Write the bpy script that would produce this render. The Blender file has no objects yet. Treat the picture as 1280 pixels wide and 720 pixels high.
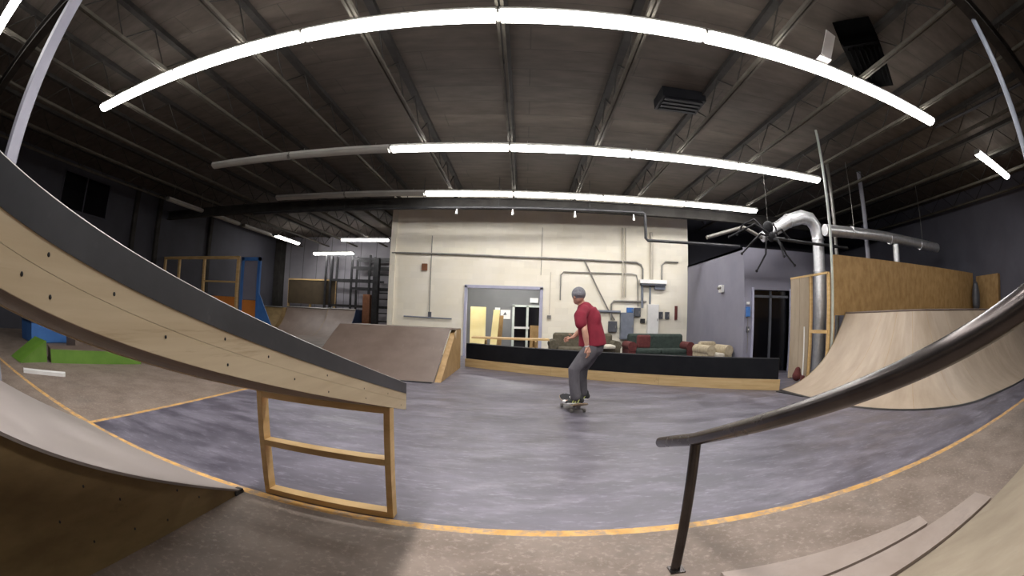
import bpy, bmesh, math, random
from mathutils import Vector, Matrix
random.seed(7)
PI = math.pi
sc = bpy.context.scene
C = sc.collection

# ------------------------------------------------------------------ camera, world, exposure
cd = bpy.data.cameras.new('fisheye_camera')
cam = bpy.data.objects.new('fisheye_camera', cd)
C.objects.link(cam)
cd.type = 'PANO'
cd.sensor_fit = 'HORIZONTAL'
cd.sensor_width = 36.0
cd.clip_start = 0.02
cd.clip_end = 200
pano = cd if hasattr(cd, 'panorama_type') else cd.cycles
pano.panorama_type = 'FISHEYE_LENS_POLYNOMIAL'
pano.fisheye_fov = math.radians(200)
pano.fisheye_polynomial_k0 = 0.0
pano.fisheye_polynomial_k1 = -0.06011274084
pano.fisheye_polynomial_k2 = -0.0003459823881
pano.fisheye_polynomial_k3 = 3.183340691e-05
pano.fisheye_polynomial_k4 = -2.358510852e-06
RT = Vector((0.99916744, 0.02480897, 0.03238753))
UP = Vector((-0.03073769, -0.06422039, 0.99746225))
FW = Vector((-0.02682595, 0.99762731, 0.06340435))
M = Matrix((RT, UP, -FW)).transposed().to_4x4()
M.translation = Vector((0, 0, 1.25))
cam.matrix_world = M
sc.camera = cam

w = bpy.data.worlds.new('night')
sc.world = w
w.use_nodes = True
w.node_tree.nodes['Background'].inputs[0].default_value = (0.02, 0.02, 0.025, 1)
w.node_tree.nodes['Background'].inputs[1].default_value = 0.05

sc.view_settings.view_transform = 'Standard'
sc.view_settings.look = 'None'
sc.view_settings.gamma = 1.0
sc.view_settings.use_curve_mapping = False
sc.view_settings.exposure = 2.15
TUBE = 7.0          # strength of the fluorescent diffusers
sc.cycles.max_bounces = 6
sc.cycles.diffuse_bounces = 4
sc.cycles.caustics_reflective = False
sc.cycles.caustics_refractive = False

# ------------------------------------------------------------------ materials
def mat(name, c1, c2=None, scale=4.0, stretch=(1, 1, 1), rough=0.7, metal=0.0, bump=0.0,
        detail=5.0, lo=0.35, hi=0.65, spec=0.5, rough2=None, uv=False):
    m = bpy.data.materials.new(name)
    m.use_nodes = True
    nt = m.node_tree
    b = nt.nodes['Principled BSDF']
    b.inputs['Roughness'].default_value = rough
    b.inputs['Metallic'].default_value = metal
    b.inputs['Specular IOR Level'].default_value = spec
    if c2 is None:
        c2 = tuple(min(1, v * 1.15 + 0.003) for v in c1)
    tc = nt.nodes.new('ShaderNodeTexCoord')
    mp = nt.nodes.new('ShaderNodeMapping')
    mp.inputs['Scale'].default_value = stretch
    nz = nt.nodes.new('ShaderNodeTexNoise')
    nz.inputs['Scale'].default_value = scale
    nz.inputs['Detail'].default_value = detail
    nz.inputs['Roughness'].default_value = 0.6
    cr = nt.nodes.new('ShaderNodeValToRGB')
    cr.color_ramp.elements[0].position = lo
    cr.color_ramp.elements[1].position = hi
    cr.color_ramp.elements[0].color = (*c1, 1)
    cr.color_ramp.elements[1].color = (*c2, 1)
    L = nt.links.new
    L(tc.outputs['UV' if uv else 'Object'], mp.inputs[0])
    L(mp.outputs[0], nz.inputs['Vector'])
    L(nz.outputs['Fac'], cr.inputs[0])
    L(cr.outputs[0], b.inputs['Base Color'])
    if rough2 is not None:
        mr = nt.nodes.new('ShaderNodeMapRange')
        mr.inputs['From Min'].default_value = lo
        mr.inputs['From Max'].default_value = hi
        mr.inputs['To Min'].default_value = rough
        mr.inputs['To Max'].default_value = rough2
        L(nz.outputs['Fac'], mr.inputs['Value'])
        L(mr.outputs[0], b.inputs['Roughness'])
    if bump:
        bp = nt.nodes.new('ShaderNodeBump')
        bp.inputs['Strength'].default_value = bump
        bp.inputs['Distance'].default_value = 0.01
        L(nz.outputs['Fac'], bp.inputs['Height'])
        L(bp.outputs[0], b.inputs['Normal'])
    return m

def overlay(m, color, scale, stretch, lo, hi, amount=1.0, kind='noise', seed=0.0, uv=False):
    """lay a second pattern (stains, scuffs, knots) over a material's base colour"""
    nt = m.node_tree
    b = nt.nodes['Principled BSDF']
    L = nt.links.new
    src = b.inputs['Base Color'].links[0].from_socket
    tc = nt.nodes.new('ShaderNodeTexCoord')
    mp = nt.nodes.new('ShaderNodeMapping')
    mp.inputs['Scale'].default_value = stretch
    mp.inputs['Location'].default_value = (seed, seed * 1.7, seed * .3)
    if kind == 'noise':
        nz = nt.nodes.new('ShaderNodeTexNoise')
        nz.inputs['Scale'].default_value = scale
        nz.inputs['Detail'].default_value = 8
        nz.inputs['Roughness'].default_value = 0.7
        out = nz.outputs['Fac']
    else:
        nz = nt.nodes.new('ShaderNodeTexVoronoi')
        nz.inputs['Scale'].default_value = scale
        out = nz.outputs['Distance']
    mr = nt.nodes.new('ShaderNodeMapRange')
    mr.inputs['From Min'].default_value = lo
    mr.inputs['From Max'].default_value = hi
    mr.inputs['To Min'].default_value = 0
    mr.inputs['To Max'].default_value = amount
    mx = nt.nodes.new('ShaderNodeMix')
    mx.data_type = 'RGBA'
    L(tc.outputs['UV' if uv else 'Object'], mp.inputs[0])
    L(mp.outputs[0], nz.inputs['Vector'])
    L(out, mr.inputs['Value'])
    L(mr.outputs[0], mx.inputs['Factor'])
    L(src, mx.inputs['A'])
    mx.inputs['B'].default_value = (*color, 1)
    L(mx.outputs['Result'], b.inputs['Base Color'])
    return m

def bricks(m, width, height, mortar, dark, strength=0.3, axis='xz', offset=0.5):
    """block or plank joints: darkened joints plus bump"""
    nt = m.node_tree
    b = nt.nodes['Principled BSDF']
    L = nt.links.new
    src = b.inputs['Base Color'].links[0].from_socket
    tc = nt.nodes.new('ShaderNodeTexCoord')
    sp = nt.nodes.new('ShaderNodeSeparateXYZ')
    cb = nt.nodes.new('ShaderNodeCombineXYZ')
    L(tc.outputs['Object'], sp.inputs[0])
    L(sp.outputs['XYZ'.index(axis[0].upper())], cb.inputs[0])
    L(sp.outputs['XYZ'.index(axis[1].upper())], cb.inputs[1])
    br = nt.nodes.new('ShaderNodeTexBrick')
    br.inputs['Scale'].default_value = 1.0
    br.inputs['Brick Width'].default_value = width
    br.inputs['Row Height'].default_value = height
    br.inputs['Mortar Size'].default_value = mortar
    br.inputs['Mortar Smooth'].default_value = 0.3
    br.inputs['Color1'].default_value = (1, 1, 1, 1)
    br.inputs['Color2'].default_value = (.93, .93, .93, 1)
    br.inputs['Mortar'].default_value = (dark, dark, dark, 1)
    br.offset = offset
    L(cb.outputs[0], br.inputs['Vector'])
    mx = nt.nodes.new('ShaderNodeMix')
    mx.data_type = 'RGBA'
    mx.blend_type = 'MULTIPLY'
    mx.inputs['Factor'].default_value = 1
    L(src, mx.inputs['A'])
    L(br.outputs['Color'], mx.inputs['B'])
    L(mx.outputs['Result'], b.inputs['Base Color'])
    bp = nt.nodes.new('ShaderNodeBump')
    bp.inputs['Strength'].default_value = strength
    bp.inputs['Distance'].default_value = 0.01
    bp.invert = True
    L(br.outputs['Fac'], bp.inputs['Height'])
    L(bp.outputs[0], b.inputs['Normal'])
    return m

def emis(name, color, strength):
    m = bpy.data.materials.new(name)
    m.use_nodes = True
    b = m.node_tree.nodes['Principled BSDF']
    b.inputs['Base Color'].default_value = (.9, .9, .9, 1)
    b.inputs['Emission Color'].default_value = (*color, 1)
    b.inputs['Emission Strength'].default_value = strength
    return m

MT = {}
MT['blue_floor'] = mat('blue_floor_paint', (.066, .060, .078), (.145, .134, .165), 1.6, (1, 2.0, 1), .32, rough2=.50, detail=9)
overlay(MT['blue_floor'], (.045, .042, .055), 0.8, (1, 1.7, 1), .50, .72, .6, seed=3)
overlay(MT['blue_floor'], (.33, .31, .37), 1.7, (.8, 2.0, 1), .50, .72, .42, seed=11)
overlay(MT['blue_floor'], (.42, .40, .47), 11, (.7, 1.8, 1), .54, .74, .38, seed=6)
overlay(MT['blue_floor'], (.50, .48, .55), 4.5, (.5, 3.2, 1), .62, .70, .45, seed=17)
MT['concrete'] = overlay(mat('concrete_floor', (.145, .108, .082), (.235, .185, .15), 2.2, (1, 1, 1), .62, bump=.06, detail=9),
                         (.10, .085, .07), 1.1, (1, 1, 1), .52, .72, .6, seed=5)
overlay(MT['concrete'], (.40, .33, .28), 26, (1, 1, 1), .52, .70, .55, seed=9)
MT['yellow_line'] = overlay(mat('yellow_paint', (.50, .27, .06), (.66, .38, .12), 8, (1, 1, 1), .6), (.26, .21, .17), 14, (1, 1, 1), .46, .60, .8, seed=2)
MT['cream_wall'] = bricks(mat('cream_block_wall', (.86, .80, .65), (.90, .85, .73), 1.0, (1, 1, 1), .7), .40, .20, .006, .95, .2)
MT['grey_wall'] = mat('office_wall', (.17, .175, .175), (.20, .205, .205), 1, rough=.8)
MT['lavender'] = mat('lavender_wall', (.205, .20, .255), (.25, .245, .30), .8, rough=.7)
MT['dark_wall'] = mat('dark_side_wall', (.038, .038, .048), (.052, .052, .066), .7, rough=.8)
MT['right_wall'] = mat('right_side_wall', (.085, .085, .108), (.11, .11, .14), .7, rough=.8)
MT['siding'] = bricks(mat('far_wall_siding', (.26, .25, .28), (.33, .32, .35), .8, rough=.6), .9, 12, .02, .35, .4)
MT['ceiling'] = bricks(mat('roof_deck', (.060, .047, .036), (.092, .075, .060), 1.5, (1, 3, 1), .9, bump=.1), 3.4, .62, .012, .62, .3, 'xy')
MT['joist'] = mat('joist_primer', (.085, .077, .063), (.12, .11, .09), 3, rough=.85, spec=.15)
MT['beam'] = mat('dark_beam', (.03, .028, .026), (.05, .047, .043), 3, rough=.85, spec=.15)
MT['fixture'] = mat('fixture_enamel', (.55, .54, .50), (.62, .61, .57), 2, rough=.4)
MT['tube_on'] = emis('lit_diffuser', (1.0, .97, .95), TUBE)
MT['tube_bright'] = emis('bright_lit_diffuser', (1.0, .96, .95), TUBE * 2.6)
MT['tube_off'] = mat('unlit_diffuser', (.34, .33, .30), (.40, .39, .35), 2, rough=.4)
MT['black_steel'] = mat('black_steel', (.018, .018, .02), (.04, .04, .042), 5, rough=.45, metal=.3)
MT['rail'] = mat('worn_rail_steel', (.050, .042, .040), (.085, .074, .070), 5, (1, 1, 1), .20, .85, rough2=.28)
MT['coping'] = overlay(mat('dark_ledge_steel', (.042, .044, .050), (.075, .077, .086), 2.5, (1, 1, 1), .42, .25), (.16, .16, .17), 14, (1, 1, 1), .62, .8, .5)
MT['ply_face'] = overlay(mat('pale_plywood', (.56, .45, .29), (.68, .57, .39), 3.0, (1, .35, 5), .55, bump=.05, detail=7),
                         (.33, .22, .11), 5, (1, .4, 7), .60, .74, .6, seed=4)
MT['ply_warm'] = overlay(mat('warm_plywood', (.30, .18, .065), (.42, .27, .115), 7, (1, 1, .6), .6, bump=.04), (.22, .13, .05), 6, (1, 1, .6), .58, .75, .5)
MT['ply_dark'] = overlay(mat('brown_ply_side', (.16, .105, .042), (.24, .165, .07), 3, (1, .5, 2), .6, bump=.05), (.06, .035, .015), 4, (1, .6, 2), .62, .74, .6)
MT['masonite'] = overlay(mat('worn_masonite', (.135, .098, .077), (.172, .128, .104), 2, (1, 1, 1), .5), (.33, .28, .25), 6, (2, .4, 1), .6, .8, .4)
MT['ramp_grey'] = mat('grey_ramp_sheet', (.24, .21, .19), (.30, .265, .245), 1.4, rough=.42, rough2=.52)
MT['qp_ply'] = overlay(mat('quarter_birch_ply', (.37, .29, .21), (.46, .37, .28), 1.6, (1.6, .7, 1), .5, uv=True), (.36, .27, .19), 2.2, (2.2, .5, 1), .56, .72, .55, uv=True, seed=6)
MT['lumber'] = overlay(mat('pine_lumber', (.56, .36, .14), (.68, .47, .22), 5, (.6, .6, 3), .55, bump=.04), (.32, .17, .06), 5, (1, 1, 1), .66, .78, .7, seed=1)
MT['kick'] = overlay(mat('pine_kickboard', (.50, .34, .15), (.62, .45, .23), 4, (.4, .4, 5), .55), (.24, .12, .04), 3.2, (1, 1, 1.4), .64, .72, .8, seed=8)
MT['underside'] = mat('underside_boards', (.11, .065, .028), (.17, .10, .045), 4, (6, .6, 1), .7)
MT['black_pad'] = mat('black_painted_wall', (.005, .0055, .008), (.009, .0095, .012), 3, rough=.7, spec=.2)
MT['column'] = mat('grey_column_paint', (.24, .24, .29), (.30, .30, .35), 2, rough=.5)
MT['beige_panel'] = mat('beige_panel', (.34, .27, .19), (.42, .34, .25), 3, (1, 1, .4), .6)
MT['rack_board'] = mat('dim_board', (.05, .035, .018), (.07, .05, .025), 3, rough=.7)
MT['tan_ramp'] = overlay(mat('tan_ramp_sheet', (.24, .195, .14), (.31, .26, .19), 2.5, rough=.5), (.36, .31, .24), 7, (1, .4, 1), .55, .75, .6)
MT['sheet'] = overlay(mat('pinkish_sheet', (.27, .215, .18), (.33, .27, .23), 2.5, rough=.5), (.20, .16, .14), 5, (.5, 1, 1), .55, .75, .6)
MT['void_black'] = mat('heater_black', (.002, .002, .002), (.003, .003, .003), rough=1, spec=.02)  # even near-black, fully rough, for the unit heater
MT['blue'] = mat('blue_paint', (.045, .15, .42), (.06, .19, .50), 3, rough=.5)
MT['navy'] = mat('navy_paint', (.015, .035, .09), (.02, .05, .12), 3, rough=.5)
MT['orange'] = mat('orange_paint', (.62, .20, .03), (.70, .25, .05), 3, rough=.6)
MT['green'] = mat('lime_paint', (.085, .19, .018), (.12, .24, .03), 3, rough=.5)
MT['duct'] = mat('silver_duct', (.80, .81, .83), (.95, .95, .96), 12, (1, 1, 1), .33, .75, bump=.9)
MT['conduit'] = mat('grey_conduit', (.20, .19, .17), (.28, .27, .25), 5, rough=.4, metal=.4)
MT['painted_conduit'] = mat('painted_conduit', (.50, .46, .38), (.58, .53, .44), 5, rough=.5)
MT['elec_grey'] = mat('electrical_grey', (.16, .18, .22), (.20, .22, .27), 5, rough=.45)
MT['elec_dark'] = mat('electrical_dark', (.07, .075, .09), (.10, .105, .12), 5, rough=.45)
MT['white'] = mat('white_enamel', (.75, .74, .72), (.82, .81, .79), 5, rough=.5)
MT['glass_black'] = mat('night_glass', (.004, .004, .005), (.006, .006, .008), 2, rough=.12)
MT['trim'] = mat('lavender_trim', (.40, .40, .52), (.46, .46, .58), 5, rough=.5)
MT['alu'] = mat('pale_aluminium', (.55, .60, .55), (.65, .70, .65), 5, rough=.4)
MT['yellow_board'] = mat('yellow_board', (.88, .74, .33), (.92, .80, .42), 3, rough=.7)
MT['paper'] = mat('paper', (.78, .78, .76), rough=.8)
MT['sofa_green'] = mat('green_upholstery', (.026, .040, .034), (.045, .062, .052), 12, rough=.95, bump=.2)
MT['sofa_red'] = mat('maroon_upholstery', (.10, .022, .022), (.14, .038, .034), 12, rough=.95, bump=.2)
MT['sofa_olive'] = mat('olive_upholstery', (.085, .075, .05), (.14, .12, .085), 12, rough=.95, bump=.2)
MT['sofa_tan'] = mat('tan_upholstery', (.36, .30, .20), (.48, .41, .29), 12, rough=.95, bump=.2)
MT['sofa_cream'] = mat('cream_upholstery', (.50, .46, .38), (.60, .56, .47), 12, rough=.95, bump=.2)
MT['rust'] = mat('rusty_brown', (.17, .07, .03), (.24, .10, .05), 6, rough=.8)
MT['spider'] = mat('black_fur', (.006, .006, .008), (.015, .015, .018), 30, rough=.8, bump=.5)
MT['skin'] = mat('skin', (.56, .30, .21), (.62, .35, .25), 8, rough=.5)
MT['shirt'] = mat('red_cotton', (.20, .012, .028), (.28, .02, .042), 7, (1, 1, .6), .85, bump=.25)
MT['pants'] = mat('grey_denim', (.085, .08, .09), (.135, .125, .14), 9, (1, 1, .5), .9, bump=.25)
MT['beanie'] = mat('grey_knit', (.16, .16, .18), (.24, .24, .26), 60, (1, 1, .5), .95, bump=.4)
MT['shoe'] = mat('black_suede', (.02, .022, .02), (.04, .042, .04), 10, rough=.8)
MT['stripe'] = mat('yellow_stripe', (.55, .60, .18), (.65, .70, .25), 10, rough=.7)
MT['grip'] = mat('grip_tape', (.018, .018, .02), (.03, .03, .032), 60, rough=.95, bump=.3)
MT['deck_ply'] = mat('deck_maple', (.42, .30, .18), (.50, .37, .24), 10, (1, 5, 1), .5)
MT['belt'] = mat('dark_belt', (.03, .02, .015), rough=.6)

# ------------------------------------------------------------------ mesh helpers
class MB:
    def __init__(self):
        self.v = []; self.f = []; self.mi = []; self.uv = {}
    def add(self, vs, fs, mi=0):
        o = len(self.v)
        self.v += [Vector(p) for p in vs]
        for f in fs:
            self.f.append([i + o for i in f]); self.mi.append(mi)
        return self
    def box(self, x0, x1, y0, y1, z0, z1, mi=0):
        return self.add([(x0, y0, z0), (x1, y0, z0), (x1, y1, z0), (x0, y1, z0), (x0, y0, z1), (x1, y0, z1), (x1, y1, z1), (x0, y1, z1)],
                        [(3, 2, 1, 0), (4, 5, 6, 7), (0, 1, 5, 4), (1, 2, 6, 5), (2, 3, 7, 6), (3, 0, 4, 7)], mi)
    def obox(self, a, b, wv, hv, mi=0):
        """box from a to b (centres of the ends) with half vectors wv, hv"""
        a, b, wv, hv = map(Vector, (a, b, wv, hv))
        vs = [a - wv - hv, a + wv - hv, a + wv + hv, a - wv + hv, b - wv - hv, b + wv - hv, b + wv + hv, b - wv + hv]
        return self.add(vs, [(3, 2, 1, 0), (4, 5, 6, 7), (0, 1, 5, 4), (1, 2, 6, 5), (2, 3, 7, 6), (3, 0, 4, 7)], mi)
    def bar(self, a, b, w_, h_, up=(0, 0, 1), mi=0):
        a, b = Vector(a), Vector(b)
        d = (b - a).normalized(); u = Vector(up)
        if abs(d.dot(u)) > .98: u = Vector((0, 1, 0))
        s = d.cross(u).normalized(); u2 = s.cross(d).normalized()
        return self.obox(a, b, s * w_ / 2, u2 * h_ / 2, mi)
    def prism(self, prof, axis, a, b, mi=0):
        """prof: 2D points; axis 'x': (y,z) outline pushed from x=a to b; 'y': (x,z); 'z': (x,y)"""
        def P(p, t):
            return {'x': (t, p[0], p[1]), 'y': (p[0], t, p[1]), 'z': (p[0], p[1], t)}[axis]
        n = len(prof)
        vs = [P(p, a) for p in prof] + [P(p, b) for p in prof]
        fs = [tuple(range(n))[::-1], tuple(range(n, 2 * n))] + [(i, (i + 1) % n, n + (i + 1) % n, n + i) for i in range(n)]
        return self.add(vs, fs, mi)
    def tube(self, pts, r, seg=12, mi=0, cap=True, flat=None):
        pts = [Vector(p) for p in pts]
        n = len(pts)
        rs = r if isinstance(r, (list, tuple)) else [r] * n
        rings = []
        prev = None
        for i, p in enumerate(pts):
            d = (pts[min(i + 1, n - 1)] - pts[max(i - 1, 0)]).normalized()
            if prev is None:
                u = Vector((0, 0, 1)) if abs(d.z) < .9 else Vector((0, 1, 0))
            else:
                u = prev
            s = d.cross(u).normalized(); u = s.cross(d).normalized(); prev = u
            rr = rs[i]
            ra, rb = rr if isinstance(rr, (list, tuple)) else (rr, rr)
            rings.append([p + s * (ra * math.cos(t)) + u * (rb * math.sin(t)) for t in (2 * PI * k / seg for k in range(seg))])
        vs = [q for g in rings for q in g]
        fs = []
        for i in range(n - 1):
            for k in range(seg):
                fs.append((i * seg + k, i * seg + (k + 1) % seg, (i + 1) * seg + (k + 1) % seg, (i + 1) * seg + k))
        if cap:
            fs.append(tuple(range(seg))[::-1]); fs.append(tuple((n - 1) * seg + k for k in range(seg)))
        return self.add(vs, fs, mi)
    def ball(self, c, r, seg=16, rings=10, mi=0, rot=None):
        c = Vector(c); r = (r, r, r) if not isinstance(r, (list, tuple)) else r
        vs = []
        for i in range(rings + 1):
            t = PI * i / rings
            for k in range(seg):
                q = Vector((r[0] * math.sin(t) * math.cos(2 * PI * k / seg), r[1] * math.sin(t) * math.sin(2 * PI * k / seg), r[2] * math.cos(t)))
                if rot: q = rot @ q
                vs.append(c + q)
        fs = [(i * seg + k, (i + 1) * seg + k, (i + 1) * seg + (k + 1) % seg, i * seg + (k + 1) % seg) for i in range(rings) for k in range(seg)]
        return self.add(vs, fs, mi)
    def limb(self, pts, rs, seg=16, mi=0):
        """tapered limb with round ends along points"""
        self.tube(pts, rs, seg, mi)
        for p, r in ((pts[0], rs[0]), (pts[-1], rs[-1])):
            r = min(r) if isinstance(r, (list, tuple)) else r
            self.ball(p, r, seg, 8, mi)
        return self
    def build(self, name, m, parent=None, smooth=False, bevel=0, auto=None):
        off = Vector((0, 0, 0))
        if parent is not None:
            off = Vector(parent.get('_wl', (0, 0, 0)))
        elif self.v:
            lo = [min(p[i] for p in self.v) for i in range(3)]; hi = [max(p[i] for p in self.v) for i in range(3)]
            off = Vector(((lo[0] + hi[0]) / 2, (lo[1] + hi[1]) / 2, lo[2]))
        me = bpy.data.meshes.new(name)
        me.from_pydata([p - off for p in self.v], [], self.f)
        mats = m if isinstance(m, (list, tuple)) else [m]
        for q in mats: me.materials.append(MT[q])
        for p, k in zip(me.polygons, self.mi): p.material_index = k
        bm = bmesh.new(); bm.from_mesh(me)
        bmesh.ops.remove_doubles(bm, verts=bm.verts, dist=1e-6)
        bmesh.ops.recalc_face_normals(bm, faces=bm.faces)
        bm.to_mesh(me); bm.free()
        if smooth:
            for p in me.polygons: p.use_smooth = True
            try: me.set_sharp_from_angle(angle=math.radians(45))
            except Exception: pass
        o = bpy.data.objects.new(name, me)
        C.objects.link(o)
        if parent is not None:
            o.parent = parent
            o['_wl'] = tuple(off)
        else:
            o.location = off
            o['_wl'] = tuple(off)
        if bevel:
            b = o.modifiers.new('bevel', 'BEVEL'); b.width = bevel; b.segments = 2; b.limit_method = 'ANGLE'
        return o

def tag(o, label=None, cat=None, group=None, kind=None):
    if label: o['label'] = label
    if cat: o['category'] = cat
    if group: o['group'] = group
    if kind: o['kind'] = kind
    return o

def thing(name, label, cat, loc=(0, 0, 0), group=None):
    o = bpy.data.objects.new(name, None)
    o.empty_display_size = .1
    o.location = loc
    o['_wl'] = tuple(loc)
    C.objects.link(o)
    return tag(o, label, cat, group)

def struct(name, mb, m, parent=None, **k):
    o = mb.build(name, m, parent, **k)
    if parent is None: o['kind'] = 'structure'
    return o

def dup(root, loc, rotz=0.0, label=None, swap=None):
    r = root.copy(); C.objects.link(r); r.location = loc; r.rotation_euler = (0, 0, rotz)
    r['_wl'] = tuple(loc)
    if label: r['label'] = label
    for ch in list(root.children):
        c = ch.copy(); C.objects.link(c); c.parent = r
        for g in list(ch.children):
            d = g.copy(); C.objects.link(d); d.parent = c
    return r

def local(root, f):
    """build parts around the origin for a thing that is copied later"""
    root['_wl'] = (0, 0, 0)
    f()

# ================================================================== STRUCTURE
XL, XR, YB, YF, ZC = -14.0, 14.0, -6.5, 23.5, 5.25
# floor: one mesh, concrete with the painted area and the painted line between them
xs = [XL, -4.09, -4.02, XR]
ys = [YB, 2.41, 2.49, YF]
fl = MB()
for i in range(3):
    for j in range(3):
        k = 0
        if i == 2 and j == 2: k = 1
        if j == 1 or (i == 1 and j == 2): k = 2
        fl.add([(xs[i], ys[j], 0), (xs[i + 1], ys[j], 0), (xs[i + 1], ys[j + 1], 0), (xs[i], ys[j + 1], 0)], [(0, 1, 2, 3)], k)
fo = struct('floor', fl, ['concrete', 'blue_floor', 'yellow_line'])
struct('ceiling', MB().box(XL - .2, XR + .2, YB - .2, YF + .2, ZC, ZC + .15), 'ceiling')
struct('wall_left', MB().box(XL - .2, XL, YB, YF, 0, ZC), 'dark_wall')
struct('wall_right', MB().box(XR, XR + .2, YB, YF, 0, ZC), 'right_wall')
struct('wall_rear', MB().box(XL - .2, XR + .2, YB - .2, YB, 0, ZC), 'lavender')
struct('wall_far', MB().box(XL - .2, -4.25, YF, YF + .2, 0, ZC), 'siding')
# cream block wall with the wide opening into the office
bw = MB()
OX0, OX1, OZ = -1.84, 0.53, 2.18
bw.box(-4.25, OX0, 14.5, 14.7, 0, ZC); bw.box(OX1, 5.38, 14.5, 14.7, 0, ZC); bw.box(OX0, OX1, 14.5, 14.7, OZ, ZC)
struct('wall_back', bw, 'cream_wall')
struct('wall_side', MB().box(-4.25, -4.05, 14.7, YF, 0, ZC), 'cream_wall')
struct('wall_corner', MB().box(-4.36, -4.18, 14.42, 14.6, 0, ZC), 'cream_wall')
struct('wall_passage', MB().box(5.38, XR, 16.4, 16.6, 0, ZC), 'dark_wall')
# office behind the opening
of = MB()
of.box(-3.2, 2.4, 18.2, 18.4, 0, 3.0); of.box(-3.4, -3.2, 14.7, 18.4, 0, 3.0); of.box(2.4, 2.6, 14.7, 18.4, 0, 3.0); of.box(-3.4, 2.6, 14.7, 18.4, 3.0, 3.1)
struct('wall_office', of, 'grey_wall')
t1 = MB()
t1.box(OX0 - .02, OX0 + .05, 14.44, 14.72, 0, OZ + .03); t1.box(OX1 - .05, OX1 + .04, 14.44, 14.72, 0, OZ + .03); t1.box(OX0 - .02, OX1 + .04, 14.44, 14.72, OZ - .04, OZ + .05)
struct('trim_1', t1, 'trim')
# lavender room: side wall and front wall with dark double door, flat roof
DX0, DX1, DZ = 5.64, 6.80, 2.05
lr = MB()
lr.box(5.36, 5.5, 10.4, 14.5, 0, 3.08); lr.box(5.36, DX0, 10.26, 10.4, 0, 3.08); lr.box(DX1, 9.2, 10.26, 10.4, 0, 3.08); lr.box(DX0, DX1, 10.26, 10.4, DZ, 3.08)
lr.box(5.36, 9.2, 10.3, 14.5, 3.02, 3.08)
lr.box(9.06, 9.2, 10.4, 14.5, 0, 3.08)
struct('wall_lavender', lr, 'lavender')
t2 = MB()
t2.box(DX0 - .06, DX0, 10.22, 10.40, 0, DZ + .05); t2.box(DX1, DX1 + .07, 10.22, 10.40, 0, DZ + .05)
struct('trim_2', t2, 'trim')
dr = struct('door_1', MB().box(DX0 + .02, DX1 - .02, 10.37, 10.40, .02, DZ - .02), 'glass_black')
MB().box(6.19, 6.25, 10.33, 10.39, .02, DZ - .02).build('mullion', 'elec_dark', dr)
MB().box(DX0, DX1, 10.33, 10.39, 1.86, 1.92).build('transom_bar', 'elec_dark', dr)
# clerestory window in the left wall
wn = struct('window_1', MB().box(XL - .02, XL + .02, 6.75, 9.35, 3.75, 4.88), 'glass_black')
fr = MB()
for y in (6.72, 8.0, 9.32): fr.box(XL - .02, XL + .05, y, y + .06, 3.7, 4.93)
fr.box(XL - .02, XL + .05, 6.72, 9.38, 3.7, 3.75); fr.box(XL - .02, XL + .05, 6.72, 9.38, 4.88, 4.93)
fr.build('window_frame', 'dark_wall', wn)

# ================================================================== ROOF STEEL
def ordinal(n): return ['', 'first', 'second', 'third', 'fourth', 'fifth', 'sixth', 'seventh', 'eighth', 'ninth'][n]
def joist(x, y0, y1, label):
    o = thing('roof_joist', label, 'joist', (x, y0, 4.70), 'open-web steel joists under the roof deck')
    for s in (-1, 1):
        b = MB()
        b.bar((x + s * .03, y0, 4.705), (x + s * .03, y1, 4.705), .035, .05)
        b.build('bottom_chord', 'joist', o)
    t = MB(); t.box(x - .06, x + .06, y0, y1, 5.17, 5.245); t.build('top_chord', 'beam', o)
    g = MB(); n = int((y1 - y0) / .62); st = (y1 - y0) / n
    for k in range(n):
        a = (x, y0 + k * st, 4.72 if k % 2 else 5.19); c = (x, y0 + (k + 1) * st, 5.19 if k % 2 else 4.72)
        g.tube([a, c], .012, 6)
    g.build('web', 'beam', o)
for k in range(-7, 9):
    x = -0.36 + 1.73 * k
    y1 = 23.4 if x < -4.4 else (14.45 if x < 5.4 else 16.3)
    if k == 0: lab = 'open-web steel roof joist running straight ahead over the middle of the floor'
    else: lab = 'open-web steel roof joist, %s to the %s of the one straight overhead' % (ordinal(abs(k)), 'left' if k < 0 else 'right')
    joist(x, YB + .1, y1, lab)
def ibeam(y, x0, x1, z0, z1, label):
    b = MB(); b.box(x0, x1, y - .1, y + .1, z0, z0 + .03); b.box(x0, x1, y - .1, y + .1, z1 - .03, z1); b.box(x0, x1, y - .015, y + .015, z0 + .03, z1 - .03)
    return tag(b.build('steel_beam', 'beam'), label, 'beam')
ibeam(13.2, XL, XR, 4.36, 4.68, 'dark steel roof beam crossing in front of the cream wall top')
ibeam(1.28, XL, XR, 4.36, 4.68, 'dark steel roof beam carried by the pale column at left')
# columns
b = MB(); b.box(-4.92, -4.72, 1.18, 1.38, 0, 4.36)
tag(b.build('steel_column', 'column', bevel=.01), 'pale grey square steel column rising beside the left foreground ramp', 'column')
tag(MB().tube([(4.82, 1.33, 0), (4.82, 1.33, 4.36)], .05, 16).build('steel_column', 'elec_grey', smooth=True), 'slim grey steel post at the right edge near the plywood sheets', 'column')
o = thing('support_pole', 'pair of pale upright struts beside the plywood wall and quarter pipe', 'pole', (6.12, 7.27, 0))
MB().box(6.07, 6.11, 7.38, 7.42, 0, ZC).build('strut', 'alu', o)
MB().box(6.22, 6.25, 7.53, 7.56, 0, ZC).build('strut', 'column', o)

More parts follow.
